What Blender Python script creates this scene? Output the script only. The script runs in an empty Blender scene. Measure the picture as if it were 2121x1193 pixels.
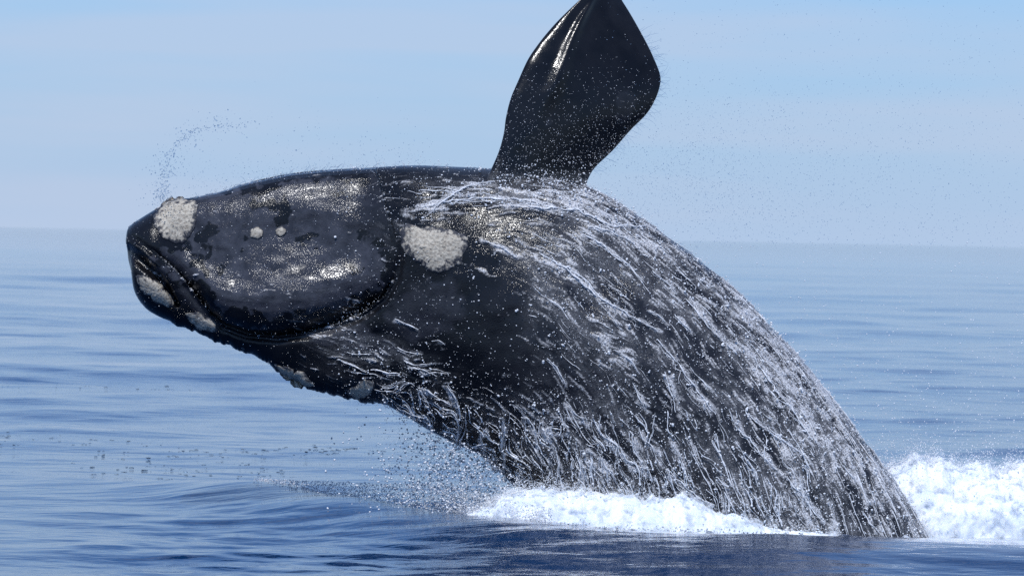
import bpy, math
import numpy as np
from mathutils import Vector, Matrix
from mathutils.bvhtree import BVHTree

rng = np.random.default_rng(7)
SC = bpy.context.scene
COL = SC.collection

# ------------------------------------------------------------------ camera
FPX = 7425.0                     # focal length in photograph pixels (2121 wide)
CAMZ = 3.7                       # eye height above the sea
YW = 46.0                        # distance of the whale's middle plane
ROLL = math.radians(1.134)
PITCH = math.radians(0.814)
Rcam = (Matrix.Rotation(math.radians(90) - PITCH, 3, 'X') @ Matrix.Rotation(ROLL, 3, 'Z'))
cam_d = bpy.data.cameras.new('camera')
cam = bpy.data.objects.new('camera', cam_d)
COL.objects.link(cam)
cam.matrix_world = Matrix.Translation((0, 0, CAMZ)) @ Rcam.to_4x4()
cam_d.sensor_width = 36.0
cam_d.lens = FPX / 2121.0 * 36.0
cam_d.clip_start = 0.5
cam_d.clip_end = 60000
cam_d.dof.use_dof = True
cam_d.dof.focus_distance = 45.0
cam_d.dof.aperture_fstop = 3.6
SC.camera = cam

# ------------------------------------------------------------------ light
SUN_EL = math.radians(56)
SUN_AZ = math.radians(-14)       # a little left, behind the camera
sun_dir = Vector((math.sin(SUN_AZ) * math.cos(SUN_EL), -math.cos(SUN_AZ) * math.cos(SUN_EL), math.sin(SUN_EL)))
sd = bpy.data.lights.new('sun', 'SUN')
sd.energy = 3.4
sd.angle = math.radians(0.53)
sd.color = (1.0, 0.985, 0.965)
so = bpy.data.objects.new('sun', sd)
so.rotation_euler = (-sun_dir).to_track_quat('-Z', 'Y').to_euler()
so.location = (0, 0, 30)
COL.objects.link(so)

world = bpy.data.worlds.new('World')
SC.world = world
world.use_nodes = True
wn, wl = world.node_tree.nodes, world.node_tree.links
wn.clear()
wo = wn.new('ShaderNodeOutputWorld')
wb = wn.new('ShaderNodeBackground')
sky = wn.new('ShaderNodeTexSky')
sky.sky_type = 'NISHITA'
sky.sun_disc = False
sky.sun_elevation = SUN_EL
sky.sun_rotation = math.pi - SUN_AZ
sky.altitude = 0
sky.air_density = 1.0
sky.dust_density = 0.6
sky.ozone_density = 3.0
wb.inputs['Strength'].default_value = 0.10
# thin veils of cirrus, drawn out in level bands low over the sea
tc = wn.new('ShaderNodeTexCoord')
mp = wn.new('ShaderNodeMapping')
mp.inputs['Scale'].default_value = (5.0, 5.0, 55.0)
mp.inputs['Location'].default_value = (0.9, 0.0, 0.35)
mp.inputs['Rotation'].default_value = (0, math.radians(1.0), 0)
nz = wn.new('ShaderNodeTexNoise')
nz.inputs['Scale'].default_value = 1.0
nz.inputs['Detail'].default_value = 3.0
nz.inputs['Roughness'].default_value = 0.45
cr = wn.new('ShaderNodeValToRGB')
cr.color_ramp.elements[0].position = 0.40
cr.color_ramp.elements[0].color = (0, 0, 0, 1)
cr.color_ramp.elements[1].position = 0.62
cr.color_ramp.elements[1].color = (1, 1, 1, 1)
ml = wn.new('ShaderNodeMath'); ml.operation = 'MULTIPLY'; ml.inputs[1].default_value = 0.50
mx = wn.new('ShaderNodeMixRGB')
mx.inputs[2].default_value = (5.2, 6.05, 7.8, 1)
tint = wn.new('ShaderNodeMixRGB'); tint.blend_type = 'MULTIPLY'; tint.inputs[0].default_value = 1.0
tint.inputs[2].default_value = (0.44, 0.95, 1.52, 1)
wl.new(tc.outputs['Generated'], mp.inputs['Vector'])
wl.new(mp.outputs['Vector'], nz.inputs['Vector'])
wl.new(nz.outputs['Fac'], cr.inputs['Fac'])
wl.new(cr.outputs['Color'], ml.inputs[0])
wl.new(sky.outputs['Color'], tint.inputs[1])
# pale sea haze thickening towards the horizon
sep = wn.new('ShaderNodeSeparateXYZ'); wl.new(tc.outputs['Generated'], sep.inputs[0])
ab = wn.new('ShaderNodeMath'); ab.operation = 'MAXIMUM'; ab.inputs[1].default_value = 0.0; wl.new(sep.outputs['Z'], ab.inputs[0])
m1 = wn.new('ShaderNodeMath'); m1.operation = 'MULTIPLY'; m1.inputs[1].default_value = -6.0; wl.new(ab.outputs[0], m1.inputs[0])
ex = wn.new('ShaderNodeMath'); ex.operation = 'EXPONENT'; wl.new(m1.outputs[0], ex.inputs[0])
hz = wn.new('ShaderNodeMixRGB'); hz.inputs[2].default_value = (4.40, 5.80, 7.95, 1)
wl.new(ex.outputs[0], hz.inputs[0]); wl.new(tint.outputs['Color'], hz.inputs[1])
wl.new(hz.outputs['Color'], mx.inputs[1])
wl.new(ml.outputs[0], mx.inputs[0])
wl.new(mx.outputs['Color'], wb.inputs['Color'])
wl.new(wb.outputs[0], wo.inputs['Surface'])

SC.view_settings.view_transform = 'Standard'
SC.view_settings.look = 'None'
SC.view_settings.exposure = 0.0
SC.view_settings.gamma = 1.0
SC.view_settings.use_curve_mapping = False
SC.cycles.max_bounces = 8
SC.cycles.transmission_bounces = 6
SC.cycles.transparent_max_bounces = 48
SC.cycles.caustics_reflective = False
SC.cycles.caustics_refractive = False
SC.cycles.use_denoising = False
SC.cycles.sample_clamp_indirect = 4.0

# ------------------------------------------------------------------ helpers
_R = np.array(Rcam)
def P(px, py, Y=YW):
    """point of the world seen at a photograph pixel, on the upright plane y = Y"""
    px = np.asarray(px, float); py = np.asarray(py, float)
    d = np.stack([(px - 1060.5) / FPX, (596.5 - py) / FPX, -np.ones(np.broadcast(px, py).shape)], -1) @ _R.T
    k = Y / d[..., 1]
    return d * np.asarray(k)[..., None] + np.array([0, 0, CAMZ])

def smooth(x, a, b):
    t = np.clip((np.asarray(x, float) - a) / (b - a), 0, 1)
    return t * t * (3 - 2 * t)

_LAT = rng.random(1 << 16)
def _h(i, j, k=0):
    n = (i * 73856093) ^ (j * 19349663) ^ (k * 83492791)
    n = (n ^ (n >> 13)) * 1274126177
    return _LAT[(n ^ (n >> 16)) & 0xFFFF]
def noise2(x, y, seed=0):
    xi = np.floor(x).astype(np.int64); yi = np.floor(y).astype(np.int64)
    fx = x - xi; fy = y - yi
    fx = fx * fx * fx * (fx * (fx * 6 - 15) + 10); fy = fy * fy * fy * (fy * (fy * 6 - 15) + 10)
    a = _h(xi, yi, seed); b = _h(xi + 1, yi, seed); c = _h(xi, yi + 1, seed); d = _h(xi + 1, yi + 1, seed)
    return (a * (1 - fx) + b * fx) * (1 - fy) + (c * (1 - fx) + d * fx) * fy
def fbm2(x, y, o=4, seed=0, g=0.5):
    s = 0; a = 1; n = 0
    for k in range(o):
        s = s + a * noise2(x * 2 ** k + 17.3 * k, y * 2 ** k - 9.1 * k, seed + k); n += a; a *= g
    return s / n
def noise3(x, y, z, seed=0):
    zi = np.floor(z).astype(np.int64); fz = z - zi; fz = fz * fz * (3 - 2 * fz)
    xi = np.floor(x).astype(np.int64); yi = np.floor(y).astype(np.int64)
    fx = x - xi; fy = y - yi; fx = fx * fx * (3 - 2 * fx); fy = fy * fy * (3 - 2 * fy)
    def pl(k):
        a = _h(xi, yi, zi + k + seed * 101); b = _h(xi + 1, yi, zi + k + seed * 101)
        c = _h(xi, yi + 1, zi + k + seed * 101); d = _h(xi + 1, yi + 1, zi + k + seed * 101)
        return (a * (1 - fx) + b * fx) * (1 - fy) + (c * (1 - fx) + d * fx) * fy
    return pl(0) * (1 - fz) + pl(1) * fz
def fbm3(p, sc, o=4, seed=0, g=0.5):
    s = 0; a = 1; n = 0
    for k in range(o):
        f = sc * 2 ** k
        s = s + a * noise3(p[..., 0] * f + 3.7 * k, p[..., 1] * f, p[..., 2] * f, seed + k); n += a; a *= g
    return s / n

def interp_spline(t, xs, ys):
    """smooth (Catmull-Rom / Hermite) interpolation of control values"""
    xs = np.asarray(xs, float); ys = np.asarray(ys, float)
    m = np.gradient(ys, xs)
    i = np.clip(np.searchsorted(xs, t) - 1, 0, len(xs) - 2)
    h = xs[i + 1] - xs[i]; u = (t - xs[i]) / h
    return ((2*u**3 - 3*u**2 + 1) * ys[i] + (u**3 - 2*u**2 + u) * h * m[i]
            + (-2*u**3 + 3*u**2) * ys[i + 1] + (u**3 - u**2) * h * m[i + 1])

def make_mesh(name, verts, faces, mat=None, parent=None, attrs=None, smooth_shade=True):
    """faces: an int array (n, 3|4)"""
    verts = np.ascontiguousarray(verts, dtype=np.float32).reshape(-1, 3)
    faces = np.ascontiguousarray(faces, dtype=np.int32)
    me = bpy.data.meshes.new(name)
    me.vertices.add(len(verts)); me.vertices.foreach_set('co', verts.ravel())
    n, k = faces.shape
    me.loops.add(n * k); me.loops.foreach_set('vertex_index', faces.ravel())
    me.polygons.add(n)
    me.polygons.foreach_set('loop_start', np.arange(0, n * k, k, dtype=np.int32))
    me.polygons.foreach_set('loop_total', np.full(n, k, dtype=np.int32))
    me.update(calc_edges=True)
    if attrs:
        for an, av in attrs.items():
            at = me.attributes.new(an, 'FLOAT', 'POINT')
            at.data.foreach_set('value', np.ascontiguousarray(av, dtype=np.float32).ravel())
    me.polygons.foreach_set('use_smooth', np.full(n, smooth_shade, dtype=bool))
    me.validate()
    if mat: me.materials.append(mat)
    ob = bpy.data.objects.new(name, me)
    COL.objects.link(ob)
    if parent:
        ob.parent = parent; ob.matrix_parent_inverse = Matrix.Translation(-parent.location)
    return ob

def grid_faces(nr, nc, wrap=False):
    r = np.arange(nr - 1)[:, None]; c = np.arange(nc if wrap else nc - 1)[None]
    c2 = (c + 1) % nc
    a = r * nc + c; b = r * nc + c2; d = (r + 1) * nc + c2; e = (r + 1) * nc + c
    return np.stack([a, b, d, e], -1).reshape(-1, 4)

def tag(o, label=None, cat=None, kind=None, group=None):
    if label: o['label'] = label
    if cat: o['category'] = cat
    if kind: o['kind'] = kind
    if group: o['group'] = group
    return o

# base ball (icosahedron) for droplets
_g = (1 + 5 ** .5) / 2
ICO_V = np.array([(-1,_g,0),(1,_g,0),(-1,-_g,0),(1,-_g,0),(0,-1,_g),(0,1,_g),(0,-1,-_g),(0,1,-_g),(_g,0,-1),(_g,0,1),(-_g,0,-1),(-_g,0,1)]) / math.sqrt(1 + _g * _g)
ICO_F = np.array([(0,11,5),(0,5,1),(0,1,7),(0,7,10),(0,10,11),(1,5,9),(5,11,4),(11,10,2),(10,7,6),(7,1,8),(3,9,4),(3,4,2),(3,2,6),(3,6,8),(3,8,9),(4,9,5),(2,4,11),(6,2,10),(8,6,7),(9,8,1)])
def balls(centres, radii, stretch=0.35, jag=0.12):
    """many small uneven drops; returns verts, faces"""
    c = np.asarray(centres, float).reshape(-1, 3); n = len(c)
    r = np.broadcast_to(np.asarray(radii, float), (n,))
    V = ICO_V[None] * (1 + jag * (rng.random((n, 12, 1)) - .5) * 2)
    ax = rng.normal(size=(n, 3)); ax /= np.linalg.norm(ax, axis=1, keepdims=True)
    k = rng.random(n) ** 2 * stretch * 2
    V = V + (V @ ax[:, :, None]) * ax[:, None, :] * k[:, None, None]
    V = c[:, None] + V * r[:, None, None]
    F = ICO_F[None] + (np.arange(n) * 12)[:, None, None]
    return V.reshape(-1, 3), F.reshape(-1, 3)

def tubes(lines, rads, sides=4):
    """lines: list of (n,3) arrays; rads: list of (n,) arrays; returns verts, quad faces"""
    VV, FF, off = [], [], 0
    ang = np.arange(sides) / sides * 2 * math.pi
    for L, R in zip(lines, rads):
        L = np.asarray(L); n = len(L)
        if n < 3: continue
        T = np.gradient(L, axis=0); T /= np.linalg.norm(T, axis=1, keepdims=True) + 1e-9
        A = np.cross(T, np.array([0.13, 0.97, 0.2])); A /= np.linalg.norm(A, axis=1, keepdims=True) + 1e-9
        B = np.cross(T, A)
        V = L[:, None] + R[:, None, None] * (A[:, None] * np.cos(ang)[None, :, None] + B[:, None] * np.sin(ang)[None, :, None])
        VV.append(V.reshape(-1, 3)); FF.append(grid_faces(n, sides, True) + off); off += n * sides
    return np.concatenate(VV), np.concatenate(FF)

# ------------------------------------------------------------------ materials
def new_mat(name):
    m = bpy.data.materials.new(name); m.use_nodes = True
    nt = m.node_tree; bs = nt.nodes['Principled BSDF']
    return m, nt, nt.nodes, nt.links, bs
def N(nodes, typ, **kw):
    n = nodes.new(typ)
    for k, v in kw.items():
        if k in n.inputs.keys() if isinstance(k, str) else False: n.inputs[k].default_value = v
        else: setattr(n, k, v)
    return n

def mat_sea():
    m, nt, ns, ln, bs = new_mat('sea_water')
    bs.inputs['Base Color'].default_value = (0.003, 0.027, 0.086, 1)
    bs.inputs['Roughness'].default_value = 0.04
    bs.inputs['IOR'].default_value = 1.42
    geo = ns.new('ShaderNodeNewGeometry')
    last = None
    # fine ripples over the modelled waves
    for sc_, rot, st, dist in (((0.25, 0.5, 1), 12, 0.8, 0.07), ((0.8, 1.9, 1), -9, 0.8, 0.022), ((2.0, 4.6, 1), 6, 0.8, 0.011), ((4.8, 11.0, 1), -4, 0.9, 0.005)):
        mp = ns.new('ShaderNodeMapping')
        mp.inputs['Scale'].default_value = sc_
        mp.inputs['Rotation'].default_value = (0, 0, math.radians(rot))
        ln.new(geo.outputs['Position'], mp.inputs['Vector'])
        nz = ns.new('ShaderNodeTexNoise'); nz.inputs['Scale'].default_value = 1.0
        nz.inputs['Detail'].default_value = 2.5; nz.inputs['Roughness'].default_value = 0.5
        nz.inputs['Distortion'].default_value = 0.4
        ln.new(mp.outputs['Vector'], nz.inputs['Vector'])
        bp = ns.new('ShaderNodeBump'); bp.inputs['Strength'].default_value = st; bp.inputs['Distance'].default_value = dist
        ln.new(nz.outputs['Fac'], bp.inputs['Height'])
        if last: ln.new(last.outputs['Normal'], bp.inputs['Normal'])
        last = bp
    ln.new(last.outputs['Normal'], bs.inputs['Normal'])
    # whitened water where foam lies under and on the surface
    at = ns.new('ShaderNodeAttribute'); at.attribute_name = 'foam'
    mx = ns.new('ShaderNodeMixRGB')
    mx.inputs[1].default_value = bs.inputs['Base Color'].default_value
    mx.inputs[2].default_value = (0.72, 0.78, 0.84, 1)
    ln.new(at.outputs['Fac'], mx.inputs[0]); ln.new(mx.outputs[0], bs.inputs['Base Color'])
    return m

def mat_skin(name, foam=True, foam_amt=1.0):
    m, nt, ns, ln, bs = new_mat(name)
    geo = ns.new('ShaderNodeTexCoord')
    def noise(scale, detail=4, rough=.55, vec=None):
        n = ns.new('ShaderNodeTexNoise'); n.inputs['Scale'].default_value = scale
        n.inputs['Detail'].default_value = detail; n.inputs['Roughness'].default_value = rough
        ln.new(geo.outputs['Object'], n.inputs['Vector']); return n
    def ramp(src, a, b, ca=(0,0,0,1), cb=(1,1,1,1)):
        r = ns.new('ShaderNodeValToRGB'); r.color_ramp.elements[0].position = a; r.color_ramp.elements[1].position = b
        r.color_ramp.elements[0].color = ca; r.color_ramp.elements[1].color = cb
        ln.new(src, r.inputs['Fac']); return r
    pig = ns.new('ShaderNodeAttribute'); pig.attribute_name = 'pigment'
    n1 = noise(7, 6, .6)
    grey = ramp(n1.outputs['Fac'], .3, .75, (0.022, 0.023, 0.030, 1), (0.066, 0.068, 0.084, 1))
    n2 = noise(3, 3)
    blk = ramp(n2.outputs['Fac'], .35, .7, (0.0035, 0.0035, 0.0045, 1), (0.009, 0.009, 0.011, 1))
    mx = ns.new('ShaderNodeMixRGB'); ln.new(pig.outputs['Fac'], mx.inputs[0]); ln.new(blk.outputs[0], mx.inputs[1]); ln.new(grey.outputs[0], mx.inputs[2])
    col = mx.outputs[0]
    # water beads: fine voronoi relief
    vo = ns.new('ShaderNodeTexVoronoi'); vo.inputs['Scale'].default_value = 55; vo.inputs['Randomness'].default_value = 1
    ln.new(geo.outputs['Object'], vo.inputs['Vector'])
    vr = ramp(vo.outputs['Distance'], 0.0, 0.55, (1,1,1,1), (0,0,0,1))
    n3 = noise(38, 3, .6)
    b1 = ns.new('ShaderNodeBump'); b1.inputs['Distance'].default_value = 0.0045 if foam_amt > .5 else .0015; b1.inputs['Strength'].default_value = .5
    ln.new(vr.outputs[0], b1.inputs['Height'])
    b2 = ns.new('ShaderNodeBump'); b2.inputs['Distance'].default_value = 0.006 if foam_amt > .5 else .003; b2.inputs['Strength'].default_value = .5
    ln.new(n3.outputs['Fac'], b2.inputs['Height']); ln.new(b1.outputs[0], b2.inputs['Normal'])
    ln.new(b2.outputs[0], bs.inputs['Normal'])
    bs.inputs['IOR'].default_value = 1.36
    rr = ramp(n2.outputs['Fac'], .3, .7, (.13,.13,.13,1), (.24,.24,.24,1))
    rough = rr.outputs[0]
    if foam:
        fa = ns.new('ShaderNodeAttribute'); fa.attribute_name = 'foam'
        n4 = noise(60, 3, .65)
        r4 = ramp(n4.outputs['Fac'], .36, .62, (.12,.12,.12,1), (1.3,1.3,1.3,1))
        mul = ns.new('ShaderNodeMath'); mul.operation = 'MULTIPLY'; mul.use_clamp = True
        ln.new(fa.outputs['Fac'], mul.inputs[0]); ln.new(r4.outputs[0], mul.inputs[1])
        m2 = ns.new('ShaderNodeMixRGB'); ln.new(mul.outputs[0], m2.inputs[0]); ln.new(col, m2.inputs[1]); m2.inputs[2].default_value = (0.63, 0.625, 0.64, 1)
        col = m2.outputs[0]
        m3 = ns.new('ShaderNodeMixRGB'); ln.new(mul.outputs[0], m3.inputs[0]); ln.new(rough, m3.inputs[1]); m3.inputs[2].default_value = (.5,.5,.5,1)
        rough = m3.outputs[0]
    ln.new(col, bs.inputs['Base Color']); ln.new(rough, bs.inputs['Roughness'])
    return m

def mat_callosity():
    m, nt, ns, ln, bs = new_mat('callosity_crust')
    tcn = ns.new('ShaderNodeTexCoord')
    n = ns.new('ShaderNodeTexNoise'); n.inputs['Scale'].default_value = 26; n.inputs['Detail'].default_value = 5; n.inputs['Roughness'].default_value = .7
    ln.new(tcn.outputs['Object'], n.inputs['Vector'])
    r = ns.new('ShaderNodeValToRGB'); e = r.color_ramp.elements
    e[0].position = .30; e[0].color = (.15, .12, .10, 1); e[1].position = .62; e[1].color = (.52, .475, .395, 1)
    k = e.new(.44); k.color = (.37, .325, .26, 1)
    ln.new(n.outputs['Fac'], r.inputs['Fac'])
    v = ns.new('ShaderNodeTexVoronoi'); v.inputs['Scale'].default_value = 27
    ln.new(tcn.outputs['Object'], v.inputs['Vector'])
    vr = ns.new('ShaderNodeValToRGB'); vr.color_ramp.elements[0].position = .10; vr.color_ramp.elements[0].color = (.25,.22,.20,1)
    vr.color_ramp.elements[1].position = .26; vr.color_ramp.elements[1].color = (1,1,1,1)
    ln.new(v.outputs['Distance'], vr.inputs['Fac'])
    mx = ns.new('ShaderNodeMixRGB'); mx.blend_type = 'MULTIPLY'; mx.inputs[0].default_value = .75
    ln.new(r.outputs[0], mx.inputs[1]); ln.new(vr.outputs[0], mx.inputs[2])
    # towards its rim the crust breaks up and dark skin shows through
    at = ns.new('ShaderNodeAttribute'); at.attribute_name = 'rim'
    n5 = ns.new('ShaderNodeTexNoise'); n5.inputs['Scale'].default_value = 15; n5.inputs['Detail'].default_value = 5; n5.inputs['Roughness'].default_value = .65
    ln.new(tcn.outputs['Object'], n5.inputs['Vector'])
    pw = ns.new('ShaderNodeMath'); pw.operation = 'POWER'; pw.inputs[1].default_value = 3.0; ln.new(at.outputs['Fac'], pw.inputs[0])
    ad = ns.new('ShaderNodeMath'); ad.operation = 'MULTIPLY_ADD'; ad.inputs[1].default_value = .30; ln.new(pw.outputs[0], ad.inputs[0]); ln.new(n5.outputs['Fac'], ad.inputs[2])
    rr = ns.new('ShaderNodeValToRGB'); rr.color_ramp.elements[0].position = .62; rr.color_ramp.elements[1].position = .74
    ln.new(ad.outputs[0], rr.inputs['Fac'])
    m9 = ns.new('ShaderNodeMixRGB'); ln.new(rr.outputs[0], m9.inputs[0]); ln.new(mx.outputs[0], m9.inputs[1]); m9.inputs[2].default_value = (.035, .036, .045, 1)
    ln.new(m9.outputs[0], bs.inputs['Base Color'])
    bs.inputs['Roughness'].default_value = .6
    b = ns.new('ShaderNodeBump'); b.inputs['Distance'].default_value = .009; b.inputs['Strength'].default_value = .8
    ln.new(n.outputs['Fac'], b.inputs['Height']); ln.new(b.outputs[0], bs.inputs['Normal'])
    return m

def mat_foam(name, col, rough=.7, trans=0.0, bump=True):
    m, nt, ns, ln, bs = new_mat(name)
    bs.inputs['Base Color'].default_value = (*col, 1)
    bs.inputs['Roughness'].default_value = rough
    bs.inputs['IOR'].default_value = 1.33
    bs.inputs['Transmission Weight'].default_value = trans
    if bump:
        tcn = ns.new('ShaderNodeTexCoord')
        n = ns.new('ShaderNodeTexNoise'); n.inputs['Scale'].default_value = 12; n.inputs['Detail'].default_value = 8; n.inputs['Roughness'].default_value = .65
        ln.new(tcn.outputs['Object'], n.inputs['Vector'])
        b = ns.new('ShaderNodeBump'); b.inputs['Distance'].default_value = .02; b.inputs['Strength'].default_value = .5
        ln.new(n.outputs['Fac'], b.inputs['Height']); ln.new(b.outputs[0], bs.inputs['Normal'])
        n2 = ns.new('ShaderNodeTexNoise'); n2.inputs['Scale'].default_value = 3.2; n2.inputs['Detail'].default_value = 8; n2.inputs['Roughness'].default_value = .68; n2.inputs['Distortion'].default_value = .6
        ln.new(tcn.outputs['Object'], n2.inputs['Vector'])
        r = ns.new('ShaderNodeValToRGB'); e = r.color_ramp.elements
        e[0].position = .34; e[0].color = (col[0] * .78, col[1] * .83, col[2] * .90, 1); e[1].position = .58; e[1].color = (*col, 1)
        ln.new(n2.outputs['Fac'], r.inputs['Fac']); ln.new(r.outputs[0], bs.inputs['Base Color'])
        bs.inputs['Subsurface Weight'].default_value = 0.35
        bs.inputs['Subsurface Radius'].default_value = (0.10, 0.12, 0.14)
    return m

M_SEA = mat_sea()
M_SKIN = mat_skin('wet_whale_skin')
M_FLIP = mat_skin('wet_flipper_skin', foam_amt=0.3)
M_CALL = mat_callosity()
M_FOAM = mat_foam('white_foam', (.82, .84, .86))
M_SPLASH = mat_foam('torn_white_splash', (.84, .86, .88))
_nt = M_SPLASH.node_tree; _ns, _ln = _nt.nodes, _nt.links
_at = _ns.new('ShaderNodeAttribute'); _at.attribute_name = 'veil'
_tc = _ns.new('ShaderNodeTexCoord'); _nz = _ns.new('ShaderNodeTexNoise'); _nz.inputs['Scale'].default_value = 6.5; _nz.inputs['Detail'].default_value = 7; _nz.inputs['Roughness'].default_value = .62
_ln.new(_tc.outputs['Object'], _nz.inputs['Vector'])
_sb = _ns.new('ShaderNodeMath'); _sb.operation = 'SUBTRACT'; _ln.new(_nz.outputs['Fac'], _sb.inputs[0]); _ln.new(_at.outputs['Fac'], _sb.inputs[1])
_mu = _ns.new('ShaderNodeMath'); _mu.operation = 'MULTIPLY'; _mu.use_clamp = True; _mu.inputs[1].default_value = 4.5; _ln.new(_sb.outputs[0], _mu.inputs[0])
_ln.new(_mu.outputs[0], _ns['Principled BSDF'].inputs['Alpha'])
M_STREAM = mat_foam('running_white_water', (.78, .79, .82), rough=.35, trans=0.05, bump=False)
M_DROP = mat_foam('clear_spray_water', (1, 1, 1), rough=.0, trans=1.0, bump=False)
M_WDROP = mat_foam('white_spray_water', (.82, .84, .88), rough=.15, trans=0.12, bump=False)

# ------------------------------------------------------------------ sea
HORX = lambda px: 470.0 + px * 0.0198
# crest of the near swell, given where it is seen: (pixel x, pixel y)
CREST_A = 0.24
_cr = np.array([(-600, 930), (-100, 950), (300, 978), (530, 1000), (800, 1045), (1100, 1081), (1300, 1095), (1640, 1107), (2121, 1117), (2700, 1128)], float)
_cy = (CAMZ - CREST_A) * FPX / (_cr[:, 1] - HORX(_cr[:, 0]))
_cx = (_cr[:, 0] - 1060.5) / FPX * _cy
def crest_y(x):
    return np.interp(x, _cx, _cy)
_w = np.random.default_rng(3)
WAVES = []
for lam_lo, lam_hi, n, slope in ((22.0, 60.0, 10, 0.010), (6.0, 20.0, 14, 0.018), (1.8, 5.0, 18, 0.021), (0.7, 1.8, 26, 0.016), (0.28, 0.7, 30, 0.013)):
    for i in range(n):
        lam = lam_lo * (lam_hi / lam_lo) ** _w.random()
        th = math.pi / 2 + _w.normal() * 0.62 + 0.12
        k = 2 * math.pi / lam
        WAVES.append((k * math.cos(th), k * math.sin(th), slope / k * math.sqrt(2.0 / n) * 1.25, _w.random() * 6.28, lam))
def sea_z(x, y, step=None):
    z = np.zeros_like(x)
    calm = 1 - .85 * np.exp(-((y - 44) / 9) ** 2)
    nearboost = .85 + 1.9 * smooth(crest_y(x) - y, .5, 3.5) * smooth(x, -6.0, -3.0) * (1 - .5 * smooth(x, 4, 6))
    wx = x + 0.35 * (fbm2(x * .35, y * .35, 2, 5) - .5) * 2
    wy = y + 0.35 * (fbm2(x * .35 + 9, y * .35, 2, 6) - .5) * 2
    for kx, ky, a, ph, lam in WAVES:
        f = 1.0 if step is None else np.clip(1.6 - step * 3.2 / lam, 0, 1)
        g = nearboost if lam <= 1.8 else (calm if lam > 5 else 1.0)
        z += a * f * g * np.sin(kx * wx + ky * wy + ph)
    z *= 0.55 + 0.9 * fbm2(x * .13, y * .10, 2, 31)
    d = y - crest_y(x)
    front = np.exp(-(np.minimum(d, 0) / 2.9) ** 2); back = np.exp(-(np.maximum(d, 0) / 1.3) ** 2)
    env = smooth(x, -6.0, -3.0)
    chop = smooth(d, .05, .5) * (1 - smooth(d, 2.6, 5.0)) * smooth(x, -4.6, -2.6) * (1 - smooth(x, 4, 7))
    z = z + chop * (.11 * (np.abs(fbm2(x * 3.2, y * 2.0, 4, 141, .6) - .5) * 2 - .3) + .05 * (fbm2(x * 9, y * 6, 2, 143) - .5))
    return z + CREST_A * (env * .85 + .15) * np.where(d < 0, front, back) * np.exp(-(np.maximum(np.abs(x) - 10, 0) / 6) ** 2) \
        - 0.10 * env * np.exp(-((d - 2.6) / 1.6) ** 2)

def build_sea():
    dy = np.concatenate([np.arange(960, 190, -1.3), np.arange(190, 14, -1.0)])
    near = (CAMZ * FPX) / dy                                     # 28 .. 145 m, even in angle
    ys = np.concatenate([[-20000, -3000, -600, -150, -40, -8, 6, 14, 20, 24, 26.5], near, near[-1] * 1.12 ** np.arange(1, 26)])
    u = np.linspace(-.185, .185, 400)
    ext = .185 * 1.35 ** np.arange(1, 16)
    us = np.concatenate([-ext[::-1], u, ext])
    Y, U = np.meshgrid(ys, us, indexing='ij')
    X = U * np.maximum(np.abs(Y), 28)
    step = np.maximum(np.gradient(ys)[:, None] * np.ones_like(X), 0.37 / 430 * np.maximum(np.abs(Y), 28))
    ok = (np.abs(U) < .2)
    Z = sea_z(np.clip(X, -400, 400), np.clip(Y, 0, 2000), step) * np.where(ok, 1, 0.0) * (Y > 20)
    Z = Z * np.clip((2600 - Y) / 600, 0, 1)
    # milky water round the whale's foot and beneath the wake
    d = Y - crest_y(X)
    fm = smooth(X, 4.0, 6.4) * np.exp(-((d + .2) / .8) ** 2) * (fbm2(X * 1.2, Y * 2.5, 3, 77) ** 1.2) * 1.1
    fm = fm + smooth(d, .1, .8) * (1 - smooth(d, 3, 6)) * smooth(X, -1.0, 1) * .6
    return make_mesh('sea', np.stack([X, Y, Z], -1), grid_faces(*X.shape)[:, ::-1], M_SEA, attrs={'foam': np.clip(fm, 0, 1)})
sea = build_sea()
tag(sea, 'calm rippled blue sea reaching to the horizon', kind='structure')

# ------------------------------------------------------------------ whale body
ST = np.array([  # top x, top y, bottom x, bottom y (photograph pixels), half depth in m
 (262,494, 262,504, .02), (264,478, 265,530, .20), (273,465, 274,566, .33), (292,452, 279,602, .43), (320,435, 300,636, .51),
 (355,417, 345,663, .59), (400,409, 398,686, .67), (450,399, 445,702, .75), (520,377, 505,728, .85), (600,360, 570,764, .94),
 (680,352, 648,806, 1.02), (760,348, 735,826, 1.08), (850,343, 808,842, 1.14), (950,346, 880,884, 1.24), (1060,353, 938,916, 1.34),
 (1160,368, 988,938, 1.42), (1255,404, 1030,972, 1.47), (1350,468, 1078,1022, 1.50), (1440,533, 1130,1085, 1.50), (1530,609, 1200,1150, 1.50),
 (1620,702, 1290,1220, 1.47), (1710,810, 1400,1300, 1.42), (1800,926, 1520,1370, 1.32), (1878,1036, 1640,1430, 1.18), (1930,1130, 1750,1480, 1.0),
 (2000,1300, 1880,1560, .78), (2060,1480, 1990,1650, .5), (2090,1600, 2070,1690, .15)], float)
cen = (ST[:, :2] + ST[:, 2:4]) / 2
arc = np.concatenate([[0], np.cumsum(np.linalg.norm(np.diff(cen, axis=0), axis=1) + 8)])
NS, NF, NB = 900, 330, 70
tt = np.linspace(0, 1, NS)
tt = arc[-1] * (0.35 * tt ** 2 + 0.65 * tt)
tx, ty, bx_, by_, dd = [interp_spline(tt, arc, ST[:, k]) for k in range(5)]
dd = np.maximum(dd, .01)
uf = np.linspace(0, 1, NF)
cf = 0.5 * np.cos(math.pi * uf) + 0.5 * (1 - 2 * uf)
th_f = np.arccos(np.clip(cf, -1, 1))
th_b = 2 * math.pi - np.linspace(0, math.pi, NB + 2)[1:-1][::-1][::-1]
th_b = np.linspace(math.pi, 2 * math.pi, NB + 2)[1:-1]
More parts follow.
